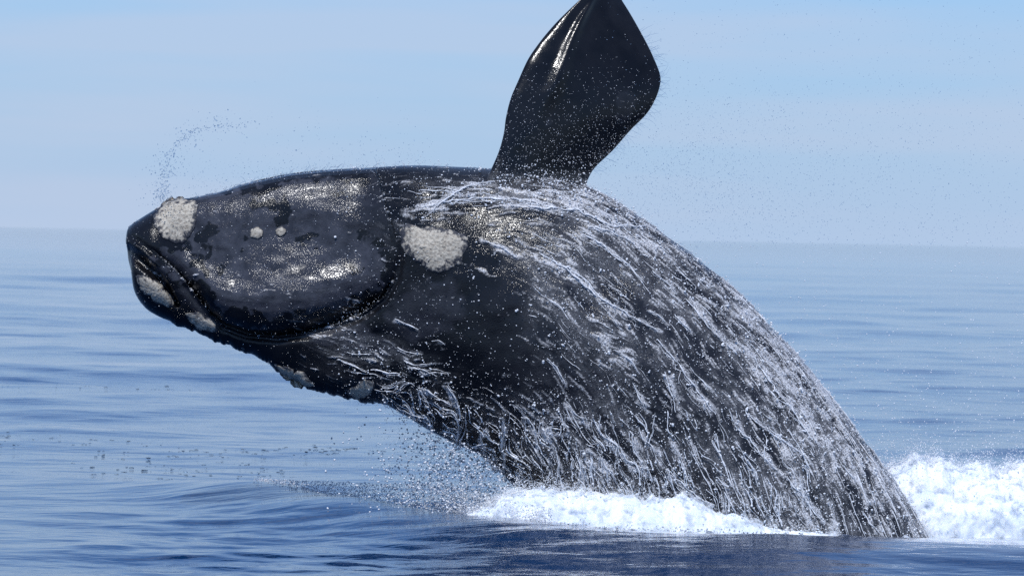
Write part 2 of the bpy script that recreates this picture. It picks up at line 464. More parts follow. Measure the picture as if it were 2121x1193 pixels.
TH = np.concatenate([th_f, th_b]); NT = len(TH)
ct, sn = np.cos(TH)[None], np.sin(TH)[None]
PX = (tx + bx_)[:, None] / 2 + (tx - bx_)[:, None] / 2 * ct
PY = (ty + by_)[:, None] / 2 + (ty - by_)[:, None] / 2 * ct
depth = -dd[:, None] * np.sign(sn) * np.abs(sn) ** (0.92 - .34 * smooth(PX, 330, 480) * (1 - smooth(PX, 860, 1000)) * (sn > 0))       # towards the camera is negative
front = (sn > 0) * 1.0

def seg_dist(px, py, poly):
    """distance to a polyline, plus side (+ above) and the position along it"""
    best = np.full(px.shape, 1e9); side = np.zeros(px.shape); along = np.zeros(px.shape); run = 0
    for (x0, y0), (x1, y1) in zip(poly[:-1], poly[1:]):
        dx, dy = x1 - x0, y1 - y0; L = math.hypot(dx, dy)
        t = np.clip(((px - x0) * dx + (py - y0) * dy) / L ** 2, 0, 1)
        qx, qy = x0 + t * dx, y0 + t * dy
        d = np.hypot(px - qx, py - qy)
        s = np.sign((px - x0) * dy - (py - y0) * dx)
        m = d < best
        best = np.where(m, d, best); side = np.where(m, s, side); along = np.where(m, run + t * L, along)
        run += L
    return best, side, along
# edge of the great arched lip
LIP = [(255,476),(285,488),(330,522),(372,562),(408,606),(440,648),(470,672),(520,690),(580,694),(640,687),(700,670),(758,645),(800,613),(822,575),(829,535),(828,495),(818,465)]
ld, ls, la = seg_dist(PX, PY, LIP)
fad = 1 - smooth(la, 700, 790)
inside = (ls > 0)
body_y = depth.copy()
hd = np.hypot(PX - 560, (PY - 520) * 1.0)
sd_ = np.where(inside, ld, -ld)
# the lip: rounded over at the top, flat in the middle, rolling outward before it drops into the mouth line
_topx = np.concatenate([ST[:19, 0]]); _topy = np.concatenate([ST[:19, 1]])
top_at = np.interp(PX, _topx, _topy)
_lx = np.array([255,285,330,372,408,440,470,520,580,640,700,758,800,822,900]); _ly = np.array([476,488,522,562,606,648,672,690,694,687,670,645,613,580,560])
lip_at = np.interp(PX, _lx, _ly)
sd_ = np.where(inside, ld, -ld)
v_ = np.clip((PY - top_at) / (lip_at - top_at), 0, 1)
_pv = np.array([0, .015, .04, .07, .11, .18, .28, .40, .50, .58, .65, .70, .745, .79, .85, .92, .965, 1.0])
_pf = np.array([0, .085, .145, .180, .208, .240, .266, .284, .296, .311, .334, .355, .368, .370, .357, .316, .262, .19])
prof_y = -np.interp(v_, _pv, _pf) 
_vv = np.linspace(0, 1, 2001); _ff = np.interp(_vv, _pv, _pf); _kk = np.hanning(61); _kk /= _kk.sum()
_fs = np.convolve(np.pad(_ff, 30, mode='edge'), _kk, 'valid'); _m = smooth(_vv, .02, .07); _ff = _ff * (1 - _m) + _fs * _m
prof_y = -np.interp(v_, _vv, _ff) * (lip_at - top_at) / 161.0 * (1.12 - .12 * smooth(PX, 330, 560)) * (1 + .05 * (fbm2(PX / 70, PY / 45, 3, 15) - .5))
wl_ = front * inside * smooth(PX, 315, 400) * (1 - smooth(PX, 735, 868))
body_y = body_y * (1 - wl_) + prof_y * wl_
# outside the lip the jaw is recessed
out = front * (1 - inside) * smooth(PX, 315, 420) * (1 - smooth(PX, 690, 900)) * (1 - .25 * smooth(ld, 60, 200))
body_y = body_y * (1 - .38 * out)
body_y += front * 0.07 * np.exp(-((sd_ + 6) / 8) ** 2) * fad * smooth(PX, 262, 300) * (1 - smooth(PX, 840, 900))
# thin ridge under the mouth line and the dark gape at the front of the jaw
rd, _, ra = seg_dist(PX, PY, [(266,500),(300,512),(345,550),(392,592),(425,634),(450,668)])
body_y -= front * 0.05 * np.exp(-(rd / 9) ** 2)
gd, _, ga = seg_dist(PX, PY, [(272,520),(292,535),(322,560),(352,596),(372,630)])
body_y += front * 0.13 * np.exp(-(gd / (15 * (1 - ga / 220))) ** 2) 
# the narrow upper jaw below: keep it lean
body_y += front * 0.05 * smooth(-sd_, 10, 60) * smooth(PX, 300, 420) * (1 - smooth(PX, 600, 900)) * np.abs(sn)
# swelling behind the mouth corner, long folds on the throat and lumps
body_y -= front * 0.06 * np.exp(-(((PX - 905) / 80) ** 2 + ((PY - 500) / 85) ** 2))
body_y += front * 0.045 * np.exp(-(((PX - 985) / 40) ** 2 + ((PY - 580) / 110) ** 2))
body_y -= front * 0.07 * np.exp(-(((PX - 1120) / 130) ** 2 + ((PY - 420) / 30) ** 2))
pw = P(PX, PY, YW)
lump = fbm2(PX / 150, PY / 95, 3, 11) - .5
body_y += 0.10 * lump * np.minimum(1, np.abs(sn) * 2) * smooth(PX, 300, 500)
# wobble of the silhouette on the barnacled lower edge
edge = np.abs(ct) ** 8 * (ct < 0) * smooth(PX, 300, 420) * (1 - smooth(PX, 760, 860))
PY2 = PY + edge * (fbm2(PX / 16, PY * 0, 3, 21) - .5) * 16
base = P(PX, PY2, YW)
scale_fix = 1.0
BV = base.copy(); BV[..., 1] += body_y
# keep what is built nearer or farther in line with its upright section (mild widening)
# arrays used by flows
E_s = np.gradient(BV, axis=0); E_t = np.roll(BV, -1, 1) - np.roll(BV, 1, 1); E_t /= 2
Ls = np.linalg.norm(E_s, axis=-1) + 1e-6; Lt = np.linalg.norm(E_t, axis=-1) + 1e-6
bd = np.gradient(P(cen[:, 0], cen[:, 1]), axis=0)
bodydir = np.stack([np.interp(tt, arc, bd[:, k]) for k in range(3)], -1)
bodydir /= np.linalg.norm(bodydir, axis=1, keepdims=True)
grav = -0.10 + 0.70 * smooth(PY, 760, 1020) * smooth(PX, 850, 1100) + .15 * smooth(PX, 1400, 1800)
wig = (fbm2(PX / 24, PY / 24, 3, 41) - .5) * 2.6 + (fbm2(PX / 90, PY / 90, 2, 45) - .5) * 1.4
bdir = np.broadcast_to(bodydir[:, None], BV.shape)
perp = np.stack([-bdir[..., 2], 0 * bdir[..., 1], bdir[..., 0]], -1)
V = bdir + np.array([0, 0, -1.0]) * grav[..., None] + perp * (wig * (0.55 + .5 * smooth(PY, 780, 900) * (1 - smooth(PX, 1100, 1400))))[..., None]
V /= np.linalg.norm(V, axis=-1, keepdims=True)
Fs = (V * E_s).sum(-1) / Ls ** 2; Ft = (V * E_t).sum(-1) / Lt ** 2     # index units per metre
Fs = np.clip(Fs, -400, 400); Ft = np.clip(Ft, -400, 400)

def lic(src, metres, step=0.013, decay=True):
    n = int(metres / step)
    acc = src.copy(); wsum = 1.0
    I0, J0 = np.meshgrid(np.arange(NS, dtype=float), np.arange(NT, dtype=float), indexing='ij')
    for sgn in (1, -1):
        I, J = I0.copy(), J0.copy()
        for k in range(n):
            a = np.clip(np.rint(I).astype(int), 0, NS - 1); b = np.rint(J).astype(int) % NT
            I += sgn * Fs[a, b] * step; J += sgn * Ft[a, b] * step
            a = np.clip(np.rint(I).astype(int), 0, NS - 1); b = np.rint(J).astype(int) % NT
            w = 1 - k / n if decay else 1.0
            acc += src[a, b] * w; wsum += w
    acc = acc / wsum
    loc = acc.mean(); return (acc - loc) / acc.std()
c1 = noise2(BV[..., 0] * 75, BV[..., 2] * 75 + BV[..., 1] * 20, 51)
c2 = noise2(BV[..., 0] * 26, BV[..., 2] * 26 + BV[..., 1] * 10, 52)
c3 = noise2(BV[..., 0] * 9, BV[..., 2] * 9 + BV[..., 1] * 4, 53)
L1 = lic(c1, .09); L2 = lic(c2, .24); L3 = lic(c3, .55)
c4 = (rng.random((NS, NT)) > .9955) * (.3 + rng.random((NS, NT)))
c4 = c4 + np.roll(c4, 1, 0) * .7 + np.roll(c4, 1, 1) * .7
L4 = lic(c4, .15)
# how much white water lies where
def blob(cx, cy, rx, ry, rot=0.0):
    c, s = math.cos(math.radians(rot)), math.sin(math.radians(rot))
    x = (PX - cx) * c + (PY - cy) * s; y = -(PX - cx) * s + (PY - cy) * c
    return np.exp(-((x / rx) ** 2 + (y / ry) ** 2))
across = (1 - ct) / 2 + 0 * PX                 # 0 on the back edge, 1 on the belly edge
dens = (0.55 * smooth(PX, 960, 1250) + 0.45 * smooth(PX, 1350, 1750)
        + 1.0 * blob(1050, 415, 190, 26, 4) + .8 * blob(1280, 470, 130, 26, 32) + .7 * blob(900, 440, 70, 22, -22)
        + .5 * blob(1500, 650, 260, 55, 45) + .5 * blob(1690, 850, 220, 80, 52)
        + .35 * blob(1150, 560, 150, 60, 25) + .25 * blob(860, 760, 260, 60, 25) + .45 * blob(1180, 900, 260, 70, 25)
        + .45 * blob(740, 735, 190, 50, 22) - .55 * blob(1010, 640, 60, 120, -10) - .35 * blob(1000, 720, 170, 50, 25) - .30 * blob(1330, 640, 80, 22, 30))
dens = np.clip(dens, 0.0, 1.6)
dens = dens * smooth(PX, 520, 800)
iso = (fbm3(BV, 11, 5, 57, .72) - .5) * 4.2; iso2 = (fbm3(BV, 2.6, 3, 58, .6) - .5) * 2.2
foam = np.clip(((0.60 * L2 + 0.50 * L1 + 0.25 * L3 + 1.0 * iso + .6 * iso2) * .66 + dens * .95 - 1.42) * 1.7, 0, 1)
foam = np.maximum(foam, np.clip((L4 - 1.3 + .6 * iso) * .7, 0, 1) * np.clip(dens * 1.3, 0, 1))
BIG = [[(1120,527),(1137,535),(1175,559),(1227,606),(1274,638),(1320,662),(1363,685)], [(1203,484),(1245,507),(1278,535),(1302,552)],
 [(1217,470),(1255,479),(1292,493),(1325,516)], [(1058,427),(1128,432),(1198,437),(1269,470),(1339,470)], [(870,432),(917,418),(987,414),(1058,412),(1133,422)],
 [(879,455),(908,423),(964,388),(1025,376)], [(1274,723),(1306,746),(1325,775)], [(1358,704),(1400,746),(1424,784),(1457,826),(1480,859)],
 [(1133,742),(1152,760),(1170,793)], [(1311,793),(1325,826),(1339,845)], [(1377,770),(1391,817),(1400,854)], [(1170,826),(1194,859),(1217,868)],
 [(1339,643),(1360,652),(1377,667)], [(1396,653),(1412,668),(1428,685)], [(1259,648),(1272,664),(1288,685)], [(1349,563),(1381,587),(1400,610)],
 [(1229,865),(1248,900),(1275,922),(1305,957),(1343,972),(1350,1000)], [(1324,884),(1332,907),(1351,922),(1362,953)], [(1381,968),(1408,998),(1446,1029),(1480,1044)],
 [(1309,903),(1313,930),(1332,964)], [(1081,862),(1092,865),(1104,880),(1115,918)], [(1130,899),(1134,884),(1165,888)], [(1043,869),(1047,896),(1040,920)],
 [(1009,884),(997,903),(1005,937)], [(1043,930),(1047,964),(1062,975)], [(868,801),(887,808),(914,827),(937,839)], [(925,797),(944,823),(952,850)],
 [(1508,853),(1529,890),(1558,919),(1583,948),(1607,972)], [(1550,857),(1583,886),(1624,915),(1665,943)], [(1624,985),(1653,1014),(1677,1051),(1706,1080)],
 [(1743,964),(1762,985),(1781,1005)], [(1607,828),(1640,844),(1657,877)], [(1785,1059),(1801,1084),(1822,1104)], [(1500,1018),(1512,1040),(1525,1059)],
 [(1541,997),(1562,1030),(1583,1071)], [(1516,989),(1537,1030),(1545,1067)], [(1190,930),(1205,965),(1200,1000)], [(1240,940),(1256,970),(1262,1008)], [(1150,930),(1160,960),(1155,990)],
 [(820,662),(842,670),(868,682)], [(895,706),(910,704),(922,712)], [(700,742),(722,752),(760,770)], [(845,760),(880,766),(905,778)], [(1000,498),(1040,515),(1075,535)], [(1420,620),(1460,668),(1490,700)], [(1560,740),(1600,800),(1640,850)]]
# milky sheets with soft ragged edges along the larger streams
milk = np.zeros(PX.shape)
for poly in BIG:
    pa = np.array(poly, float); x0, y0 = pa.min(0) - 30; x1, y1 = pa.max(0) + 30
    m_ = (PX > x0) & (PX < x1) & (PY > y0) & (PY < y1) & (sn > 0)
    d_, _, al_ = seg_dist(PX[m_] + 9 * (fbm2(PX[m_] / 14, PY[m_] / 14, 3, 411) - .5), PY[m_] + 9 * (fbm2(PX[m_] / 14 + 30, PY[m_] / 14, 3, 412) - .5), poly)
    milk[m_] = np.maximum(milk[m_], np.exp(-(d_ / 6.0) ** 2) * (.45 if pa[:, 0].max() < 930 else 1))
for cx_, cy_, rx_, ry_ in ((930, 436, 60, 18), (1010, 392, 90, 14), (1100, 402, 90, 14), (860, 452, 26, 22), (1180, 425, 60, 14)):
    milk = np.maximum(milk, .75 * blob(cx_, cy_, rx_, ry_))
foam = np.maximum(foam, np.clip((milk * .85 + .40 * iso + .25 * L2 - .42) * 1.6, 0, 1) * smooth(milk, .05, .5) * .85)
veil = np.clip(0.30 * dens * (.6 + .4 * L3 + .5 * iso + 1.2 * iso2), 0, .5)
foamA = np.clip(foam ** .9 + veil * .55, 0, 1)
BVn = np.cross(E_s, E_t); BVn /= np.linalg.norm(BVn, axis=-1, keepdims=True) + 1e-9
if BVn[NS // 2, NF // 2, 1] > 0: BVn = -BVn
BV2 = BV + BVn * (0.014 * foamA + 0.006 * L2.clip(-2, 2) * np.clip(dens * 1.2, 0, 1))[..., None]
# pigment: grey sloughing skin with black flakes
wx = PX + 26 * (fbm2(PX / 26, PY / 26, 4, 61) - .5) * 2; wy = PY + 26 * (fbm2(PX / 26 + 50, PY / 26, 4, 62) - .5) * 2
def wb_(cx, cy, rx, ry, rot=0.0):
    c, s = math.cos(math.radians(rot)), math.sin(math.radians(rot))
    x = (wx - cx) * c + (wy - cy) * s; y = -(wx - cx) * s + (wy - cy) * c
    return np.exp(-((x / rx) ** 2 + (y / ry) ** 2))
grey = smooth(sd_, 8, 14) * smooth(wx, 395, 405) * (1 - smooth(wx, 826 - 170 * smooth(560 - PY, 0, 110), 838 + 40 * smooth(560 - PY, 0, 110))) * smooth(wy, 366 - 0 * wx, 376)
grey = np.maximum(grey, (wb_(380, 545, 45, 26, 40) + wb_(395, 570, 40, 22, 50)) > .45)
for b in ((435,475,15,30,15), (438,520,7,24,0), (560,420,46,15,-4), (598,440,13,24,0), (640,492,24,10,-25), (655,515,8,6,0), (420,545,28,13,25), (416,592,26,26,0), (440,625,26,28,30),
          (500,655,60,24,8), (600,672,90,22,0), (690,655,60,24,-14), (770,620,50,26,-38), (812,560,20,50,-10), (520,500,9,6,0), (470,550,8,5,0), (636,640,18,12,0), (540,388,90,12,-12), (790,500,22,12,30), (745,560,14,7,0), (700,400,14,9,0), (760,480,18,10,0)):
    grey = grey * (1 - smooth(wb_(*b), .42, .52))
g2 = smooth(wb_(885,640,85,62,-25), .30, .55) * .45 + smooth(wb_(720,700,110,30,10), .35, .5) * .45 + smooth(wb_(335,560,30,10,45), .4, .5) * .7 + smooth(wb_(420,640,60,16,48), .4, .55) * .4
pig = np.maximum(grey, g2 * (sd_ < 2) * 1.0) + .35 * smooth(PX, 950, 1200)
pig = np.clip(pig * (0.82 + .36 * (fbm2(PX / 40, PY / 40, 4, 71))), 0, 1)

whale = bpy.data.objects.new('whale', None); COL.objects.link(whale)
loc = P(1600, 1108, YW)
whale.location = (float(loc[0]), YW, 0.0)
tag(whale, 'black whale breaching out of the sea with one flipper raised', 'whale')
BF = grid_faces(NS, NT, True)[:, ::-1]
body = make_mesh('body', BV2, BF, M_SKIN, whale, attrs={'foam': foamA, 'pigment': pig})
bvh = BVHTree.FromPolygons([Vector(v) for v in BV2[::3, ::2].reshape(-1, 3).tolist()], grid_faces(len(range(0, NS, 3)), len(range(0, NT, 2)), True).tolist())
def surf(px, py):
    """point and normal of the whale's near side along the sight line"""
    o = Vector((0, 0, CAMZ)); d = Vector(P(px, py).tolist()) - o
    hit = bvh.ray_cast(o, d.normalized())
    if hit[0] is None: return None, None
    n = hit[1]
    if n.dot(d) > 0: n = -n
    return np.array(hit[0]), np.array(n)

# ------------------------------------------------------------------ flipper
FL = [(1213,432),(1213,388),(1219,366),(1236,345),(1272,309),(1311,264),(1345,229),(1362,196),(1369,165),(1366,142),(1353,112),(1336,84),(1326,56),(1308,30),(1295,3),(1282,-20),(1262,-36),(1238,-30),(1212,-10),(1185,14),(1150,50),(1112,97),(1094,124),(1074,168),(1058,206),(1048,246),(1045,272),(1034,314),(1016,354),(1000,392),(990,430)]
def build_flipper():
    # span stations from the tip down: leading (left) and trailing (right) edge
    Lf = np.array([(1248,-37),(1225,-24),(1200,0),(1150,50),(1112,97),(1092,128),(1074,168),(1058,206),(1048,246),(1044,276),(1034,314),(1017,354),(1000,392),(985,440)], float)
    Rt = np.array([(1256,-37),(1278,-24),(1294,0),(1326,56),(1354,113),(1368,150),(1369,172),(1358,206),(1338,238),(1308,268),(1270,311),(1226,356),(1213,392),(1222,445)], float)
    n1, n2 = 300, 150
    a = np.concatenate([[0], np.cumsum(np.linalg.norm(np.diff((Lf + Rt) / 2, axis=0), axis=1))])
    t = np.linspace(0, a[-1], n1)
    L = np.stack([interp_spline(t, a, Lf[:, k]) for k in range(2)], -1)
    R = np.stack([interp_spline(t, a, Rt[:, k]) for k in range(2)], -1)
    f = np.concatenate([(1 - np.cos(np.linspace(0, math.pi, n2 + 1))) / 2, ((1 + np.cos(np.linspace(0, math.pi, 51))) / 2)[1:-1]])
    sg = np.concatenate([np.ones(n2 + 1), -np.ones(49)])
    px = L[:, :1] + (R - L)[:, :1] * f; py = L[:, 1:] + (R - L)[:, 1:] * f
    w = np.linalg.norm(R - L, axis=1)[:, None] / 161.0
    prof = (f * (1 - f) * 4) ** .5 * (1.0 - .62 * f)
    thick = 0.16 * np.minimum(1, w / 1.2) + 0.05 * smooth(t, 360, 470)[:, None]
    y = -thick * prof * sg
    # finger ridge along the leading edge, hollows behind it
    rid = np.exp(-((f - .235 - 0.06 * (1 - t[:, None] / a[-1])) / .055) ** 2) * smooth(t, 20, 70)[:, None] * (1 - smooth(t, 210, 300))[:, None]
    rid2 = np.exp(-((f - .86) / .06) ** 2) * np.exp(-((t[:, None] - 150) / 45) ** 2)
    hol = np.exp(-((f - .45) / .12) ** 2) * (1 - smooth(t, 260, 360))[:, None]
    y = y + (-0.050 * rid - .02 * rid2 + 0.015 * hol) * (sg > 0)
    u_ = t[:, None] / a[-1]; bend = .45 - 1.22 * (u_ - .30 * smooth(u_, .35, 1.0)) + 0.46 * (f - .5)      # leaning a little, rooted on the near flank
    p = P(px, py); 
    p[..., 1] += y + bend + .02 * (fbm2(px / 60, py / 60, 3, 81) - .5)
    pg = smooth(fbm2(px / 34, py / 34, 4, 83) + .5 * np.exp(-(((px - 1300) / 45) ** 2 + ((py - 215) / 38) ** 2)) + .5 * np.exp(-(((px - 1137) / 9) ** 2 + ((py - 253) / 9) ** 2)) + .5 * np.exp(-(((px - 1282) / 22) ** 2 + ((py - 250) / 22) ** 2)), .74, .98) * .25
    fo = .35 * smooth(py, 345, 400) * fbm2(px / 9, py / 6, 3, 85)
    ob = make_mesh('flipper', p, grid_faces(p.shape[0], p.shape[1], True), M_FLIP, whale, attrs={'pigment': pg, 'foam': fo})
    return p
flip = build_flipper()
fb = BVHTree.FromPolygons([Vector(v) for v in flip[::3, ::3].reshape(-1, 3).tolist()], grid_faces(len(range(0, flip.shape[0], 3)), len(range(0, flip.shape[1], 3)), True).tolist())
def fsurf(px, py):
    o = Vector((0, 0, CAMZ)); d = Vector(P(px, py).tolist()) - o
    h = fb.ray_cast(o, d.normalized())
    return None if h[0] is None else np.array(h[0])

# ------------------------------------------------------------------ callosities
def callosity(poly, h, seed, label=None, lumps=1.0):
    poly = np.array(poly, float); c = poly.mean(0)
    ang = np.arctan2(poly[:, 1] - c[1], poly[:, 0] - c[0]); rad = np.hypot(*(poly - c).T)
    o = np.argsort(ang); ang, rad = ang[o], rad[o]
    nr, na = max(14, int(rad.max() / 1.6)), max(48, int(rad.max() * 3.4))
    A = np.linspace(-math.pi, math.pi, na, endpoint=False)
    Rr = np.interp(A, np.concatenate([ang[-3:] - 2 * math.pi, ang, ang[:3] + 2 * math.pi]), np.concatenate([rad[-3:], rad, rad[:3]]))
    Rr *= 1 + .16 * (fbm2(np.cos(A) * 3.5 + seed, np.sin(A) * 3.5, 4, seed) - .5) * 2
    fr = np.linspace(0.0, 1.0, nr) ** .85
    V = np.zeros((nr, na, 3)); last = {}; E = np.repeat(fr, na)
    for i, r in enumerate(fr):
        for j, a in enumerate(A):
            px, py = c[0] + math.cos(a) * Rr[j] * r, c[1] + math.sin(a) * Rr[j] * r
            q, n = surf(px, py)
            if q is None:
                q, n = last.get(j, (P(px, py), np.array([0, -1., 0])))
                q = P(px, py, q[1] + .03)
            else: last[j] = (q, n)
            dome = (1 - r ** 3.2)
            l1 = (fbm2(np.array([px / 13.]), np.array([py / 13.]), 3, seed)[0] - .5) * .020 * lumps
            l2 = (noise2(np.array([px / 3.5]), np.array([py / 3.5]), seed + 5)[0] - .5) * .011 * lumps
            off = (h + l1 * min(1, h / .08)) * dome ** .6 + l2 * dome * min(1, h / .06) - (.02 if r > .99 else 0)
            nn = n * .6 + np.array([0, -.8, 0]); nn /= np.linalg.norm(nn)
            V[i, j] = q + nn * off
    ob = make_mesh('callosity', V, grid_faces(nr, na, True), M_CALL, whale, attrs={'rim': E})
    if label: ob['label'] = label
    return ob
callosity([(316,446),(330,426),(348,413),(385,410),(408,420),(407,455),(398,480),(384,498),(368,507),(345,495),(325,478)], .040, 101, 'large pale callosity on the tip of the lip')
callosity([(516,482),(522,473),(532,470),(542,474),(546,484),(540,494),(527,495),(518,491)], .028, 103, 'small round callosity nearer the snout')
callosity([(570,478),(575,471),(583,468),(591,472),(594,480),(588,488),(577,490)], .028, 105, 'small round callosity farther from the snout')
callosity([(829,476),(842,462),(870,470),(905,474),(935,476),(962,488),(972,508),(960,530),(935,555),(908,567),(880,555),(850,530),(832,505)], .045, 107, 'largest callosity behind the corner of the mouth')
callosity([(280,572),(292,568),(315,580),(340,600),(362,628),(358,638),(338,632),(312,612),(288,592)], .022, 109, 'long pale callosity at the tip of the narrow jaw')
callosity([(384,650),(400,646),(425,660),(452,676),(450,686),(425,684),(400,672)], .015, 111, 'thin callosity along the narrow jaw')
callosity([(568,757),(585,760),(610,772),(640,786),(655,800),(630,801),(600,788),(578,772)], .022, 113, 'rough callosity on the lower edge of the head')
callosity([(718,812),(740,800),(768,788),(776,796),(768,815),(745,826),(726,824)], .018, 115, 'greyish callosity at the rear of the lower edge')

# ------------------------------------------------------------------ white water on the whale
def walk(i, j, metres, step=.02, wob=0.0, seed=0):
    pts = []; n = int(metres / step); off = 0
    for k in range(n):
        a, b = int(np.clip(round(i), 0, NS - 1)), int(round(j)) % NT
        pts.append(BV2[a, b] + BVn[a, b] * .006)
        i += Fs[a, b] * step; j += Ft[a, b] * step + off / Lt[a, b] * step
        if i >= NS - 1 or b > NF - 3: break
    return np.array(pts)
def smooth_line(p, k=1):
    for _ in range(k):
        q = p.copy(); q[1:-1] = (p[:-2] + 2 * p[1:-1] + p[2:]) / 4; p = q
    return p
lines, rads = [], []
vis = np.where((PY < 1140) & (PX > 700))
cand = rng.integers(0, len(vis[0]), 90000)
wgt = np.clip(dens[vis][cand], 0, 1.3)
keep = cand[rng.random(len(cand)) < wgt * .45]
cnt = 0
for c in keep:
    i, j = vis[0][c], vis[1][c]
    if j >= NF - 2: continue
    # area weighting by cell size
    if rng.random() > Lt[i, j] * Ls[i, j] / 4e-4: continue
    big = rng.random() ** 5
    p = walk(float(i), float(j), .06 + .26 * rng.random() ** 2.2 + big * .45, wob=.35)
    if len(p) < 4: continue
    p = smooth_line(p, 2)
    n = len(p); f = np.linspace(0, 1, n)
    r = (.0012 + .0038 * rng.random() ** 3 + .0040 * big) * (.3 + 1.5 * noise2(np.arange(n) * .4, np.full(n, cnt * 1.3), 6)) * np.sin(np.pi * np.clip(f * .9 + .08, 0, 1)) ** .5 * (.7 + .7 * rng.random(n))
    lines.append(p); rads.append(r); cnt += 1
    if cnt > 600: break
vs, fs = tubes(lines, rads, 4)
print('streams', cnt, len(fs))
ob = make_mesh('running_water', vs, fs, M_STREAM)
tag(ob, 'white rivulets of water running down the flank of the whale', 'running water', 'stuff')

# the larger streams that can be told apart, each with side threads and beads
lines, rads = [], []; bp_, br_ = [], []
for poly in BIG:
    poly = np.array(poly, float); L_ = np.concatenate([[0], np.cumsum(np.hypot(*np.diff(poly, axis=0).T))])
    thick = (.0055 + .0030 * rng.random()) * min(1.0, .55 + L_[-1] / 240)
    for thr in range(5):
        a0, a1 = (0, 1) if thr < 2 else sorted(rng.random(2))
        if a1 - a0 < .15: continue
        m = max(5, int(L_[-1] * (a1 - a0) / 3.0)); tl = np.linspace(a0, a1, m) * L_[-1]
        x_ = np.interp(tl, L_, poly[:, 0]); y_ = np.interp(tl, L_, poly[:, 1])
        tx_, ty_ = np.gradient(x_), np.gradient(y_); q_ = np.hypot(tx_, ty_) + 1e-6
        sp_ = min(1., L_[-1] / 130); o_ = (fbm2(tl / 14 + thr * 7.7, tl * 0 + poly[0, 0], 3, 401) - .5) * (7 if thr == 0 else 16) * sp_ + (0 if thr == 0 else rng.normal() * 3 * sp_)
        if thr >= 3: o_ = o_ + np.linspace(0, 1, m) ** 1.5 * rng.normal() * 13 * sp_
        pts_ = []
        for xx, yy in zip(x_ - ty_ / q_ * o_, y_ + tx_ / q_ * o_):
            q, n = surf(xx, yy)
            if q is not None: pts_.append(q + n * (.008 + .012 * (thr == 0)))
        if len(pts_) < 4: continue
        p = smooth_line(np.array(pts_), 1); mm = len(p)
        r = thick * (1.0 if thr == 0 else .45) * (.35 + 1.3 * noise2(np.arange(mm) * .55 + thr, np.full(mm, poly[0, 1]), 403)) * np.sin(np.pi * np.linspace(.10, .92, mm)) ** .5
        lines.append(p); rads.append(r)
        for z_ in range(mm):
            if rng.random() < .8: bp_.append(p[z_] + rng.normal(size=3) * thick * (1.2 + 3 * rng.random() ** 3)); br_.append(thick * (.25 + .8 * rng.random() ** 3))
vs, fs = tubes(lines, rads, 6)
tag(make_mesh('water_streams', vs, fs, M_STREAM), 'broader forked white streams of water crossing the dark flank', 'running water', 'stuff')

# curling sheets and threads thrown off the belly, free of the skin
lines, rads = [], []; tb_p, tb_r = [], []
for k in range(470):
    px = 780 + 880 * rng.random(); 
    lo = np.interp(px, [770, 900, 1040, 1100, 1300, 1500, 1640], [835, 895, 970, 1015, 1035, 1055, 1095])
    py = lo - min(abs(rng.normal()), 1.7) * np.interp(px, [770, 1000, 1100, 1640], [26, 55, 85, 130]) - 8
    lift = .015 + .05 * rng.random(); m = int(rng.integers(5, 20)); pts = []; gone = 0
    for s_ in range(m):
        q, n = surf(px, py)
        if q is None: gone += 1; q, n = (pts[-1] + np.array([0, 0, -.018]) if pts else None), np.zeros(3)
        if q is None or gone > 0: break
        pts.append(q + n * lift + np.array([0, 0, 0.]))
        turn = np.interp(px, [780, 1000, 1150], [2.6, 2.4, 1.25])
        a = math.radians(np.interp(px, [770, 950, 1150, 1640], [28, 52, 78, 60])) + (float(fbm2(np.array([px / 30.]), np.array([py / 38.]), 3, 301)[0]) - .5) * turn * 1.6
        px += math.cos(a) * 3.2; py += math.sin(a) * 3.2
    if len(pts) < 5: continue
    p = smooth_line(np.array(pts), 2); nn_ = len(p)
    r = (.0018 + .0058 * rng.random() ** 3.5) * (.25 + 2.2 * noise2(np.arange(nn_) * .45, np.full(nn_, k * 1.7), 5) ** 1.6) * np.sin(np.pi * np.linspace(.08, .80, nn_)) ** .6
    r = np.convolve(np.pad(r, 1, mode='edge'), [.25, .5, .25], 'valid')
    lines.append(p); rads.append(r)
    for q_ in range(rng.integers(1, 7)):
        tb_p.append(p[rng.integers(0, nn_)] + rng.normal(size=3) * (.008 + .05 * rng.random() ** 3)); tb_r.append(.003 + .010 * rng.random() ** 2.6)
    tb_p.append(p[-1]); tb_r.append(r.max() * 1.5)
vs, fs = tubes(lines, rads, 5)
ob = make_mesh('falling_water', vs, fs, M_WDROP)
tag(ob, 'curling white threads of water falling from the belly of the whale', 'falling water', 'stuff')

# ------------------------------------------------------------------ drops
OCT_V = np.array([(1,0,0),(-1,0,0),(0,1,0),(0,-1,0),(0,0,1),(0,0,-1)], float)
OCT_F = np.array([(0,2,4),(2,1,4),(1,3,4),(3,0,4),(2,0,5),(1,2,5),(3,1,5),(0,3,5)])
def drops(name, mat, label, cat, pts, rad, **kw):
    pts = np.array(pts); rad = np.array(rad); big = rad > .0042
    v, f = balls(pts[big], rad[big], **kw)
    n = int((~big).sum())
    if n:      # the finest drops are smaller than a pixel: eight faces each
        V = pts[~big][:, None] + OCT_V[None] * rad[~big][:, None, None] * 1.15
        F = OCT_F[None] + (np.arange(n) * 6)[:, None, None] + len(v)
        v = np.concatenate([v, V.reshape(-1, 3)]); f = np.concatenate([f, F.reshape(-1, 3)])
    return tag(make_mesh(name, v, f, mat), label, cat, 'stuff')
drops('stream_beads', M_STREAM, 'beads of white water lying along the broader streams', 'water drops', bp_, br_)
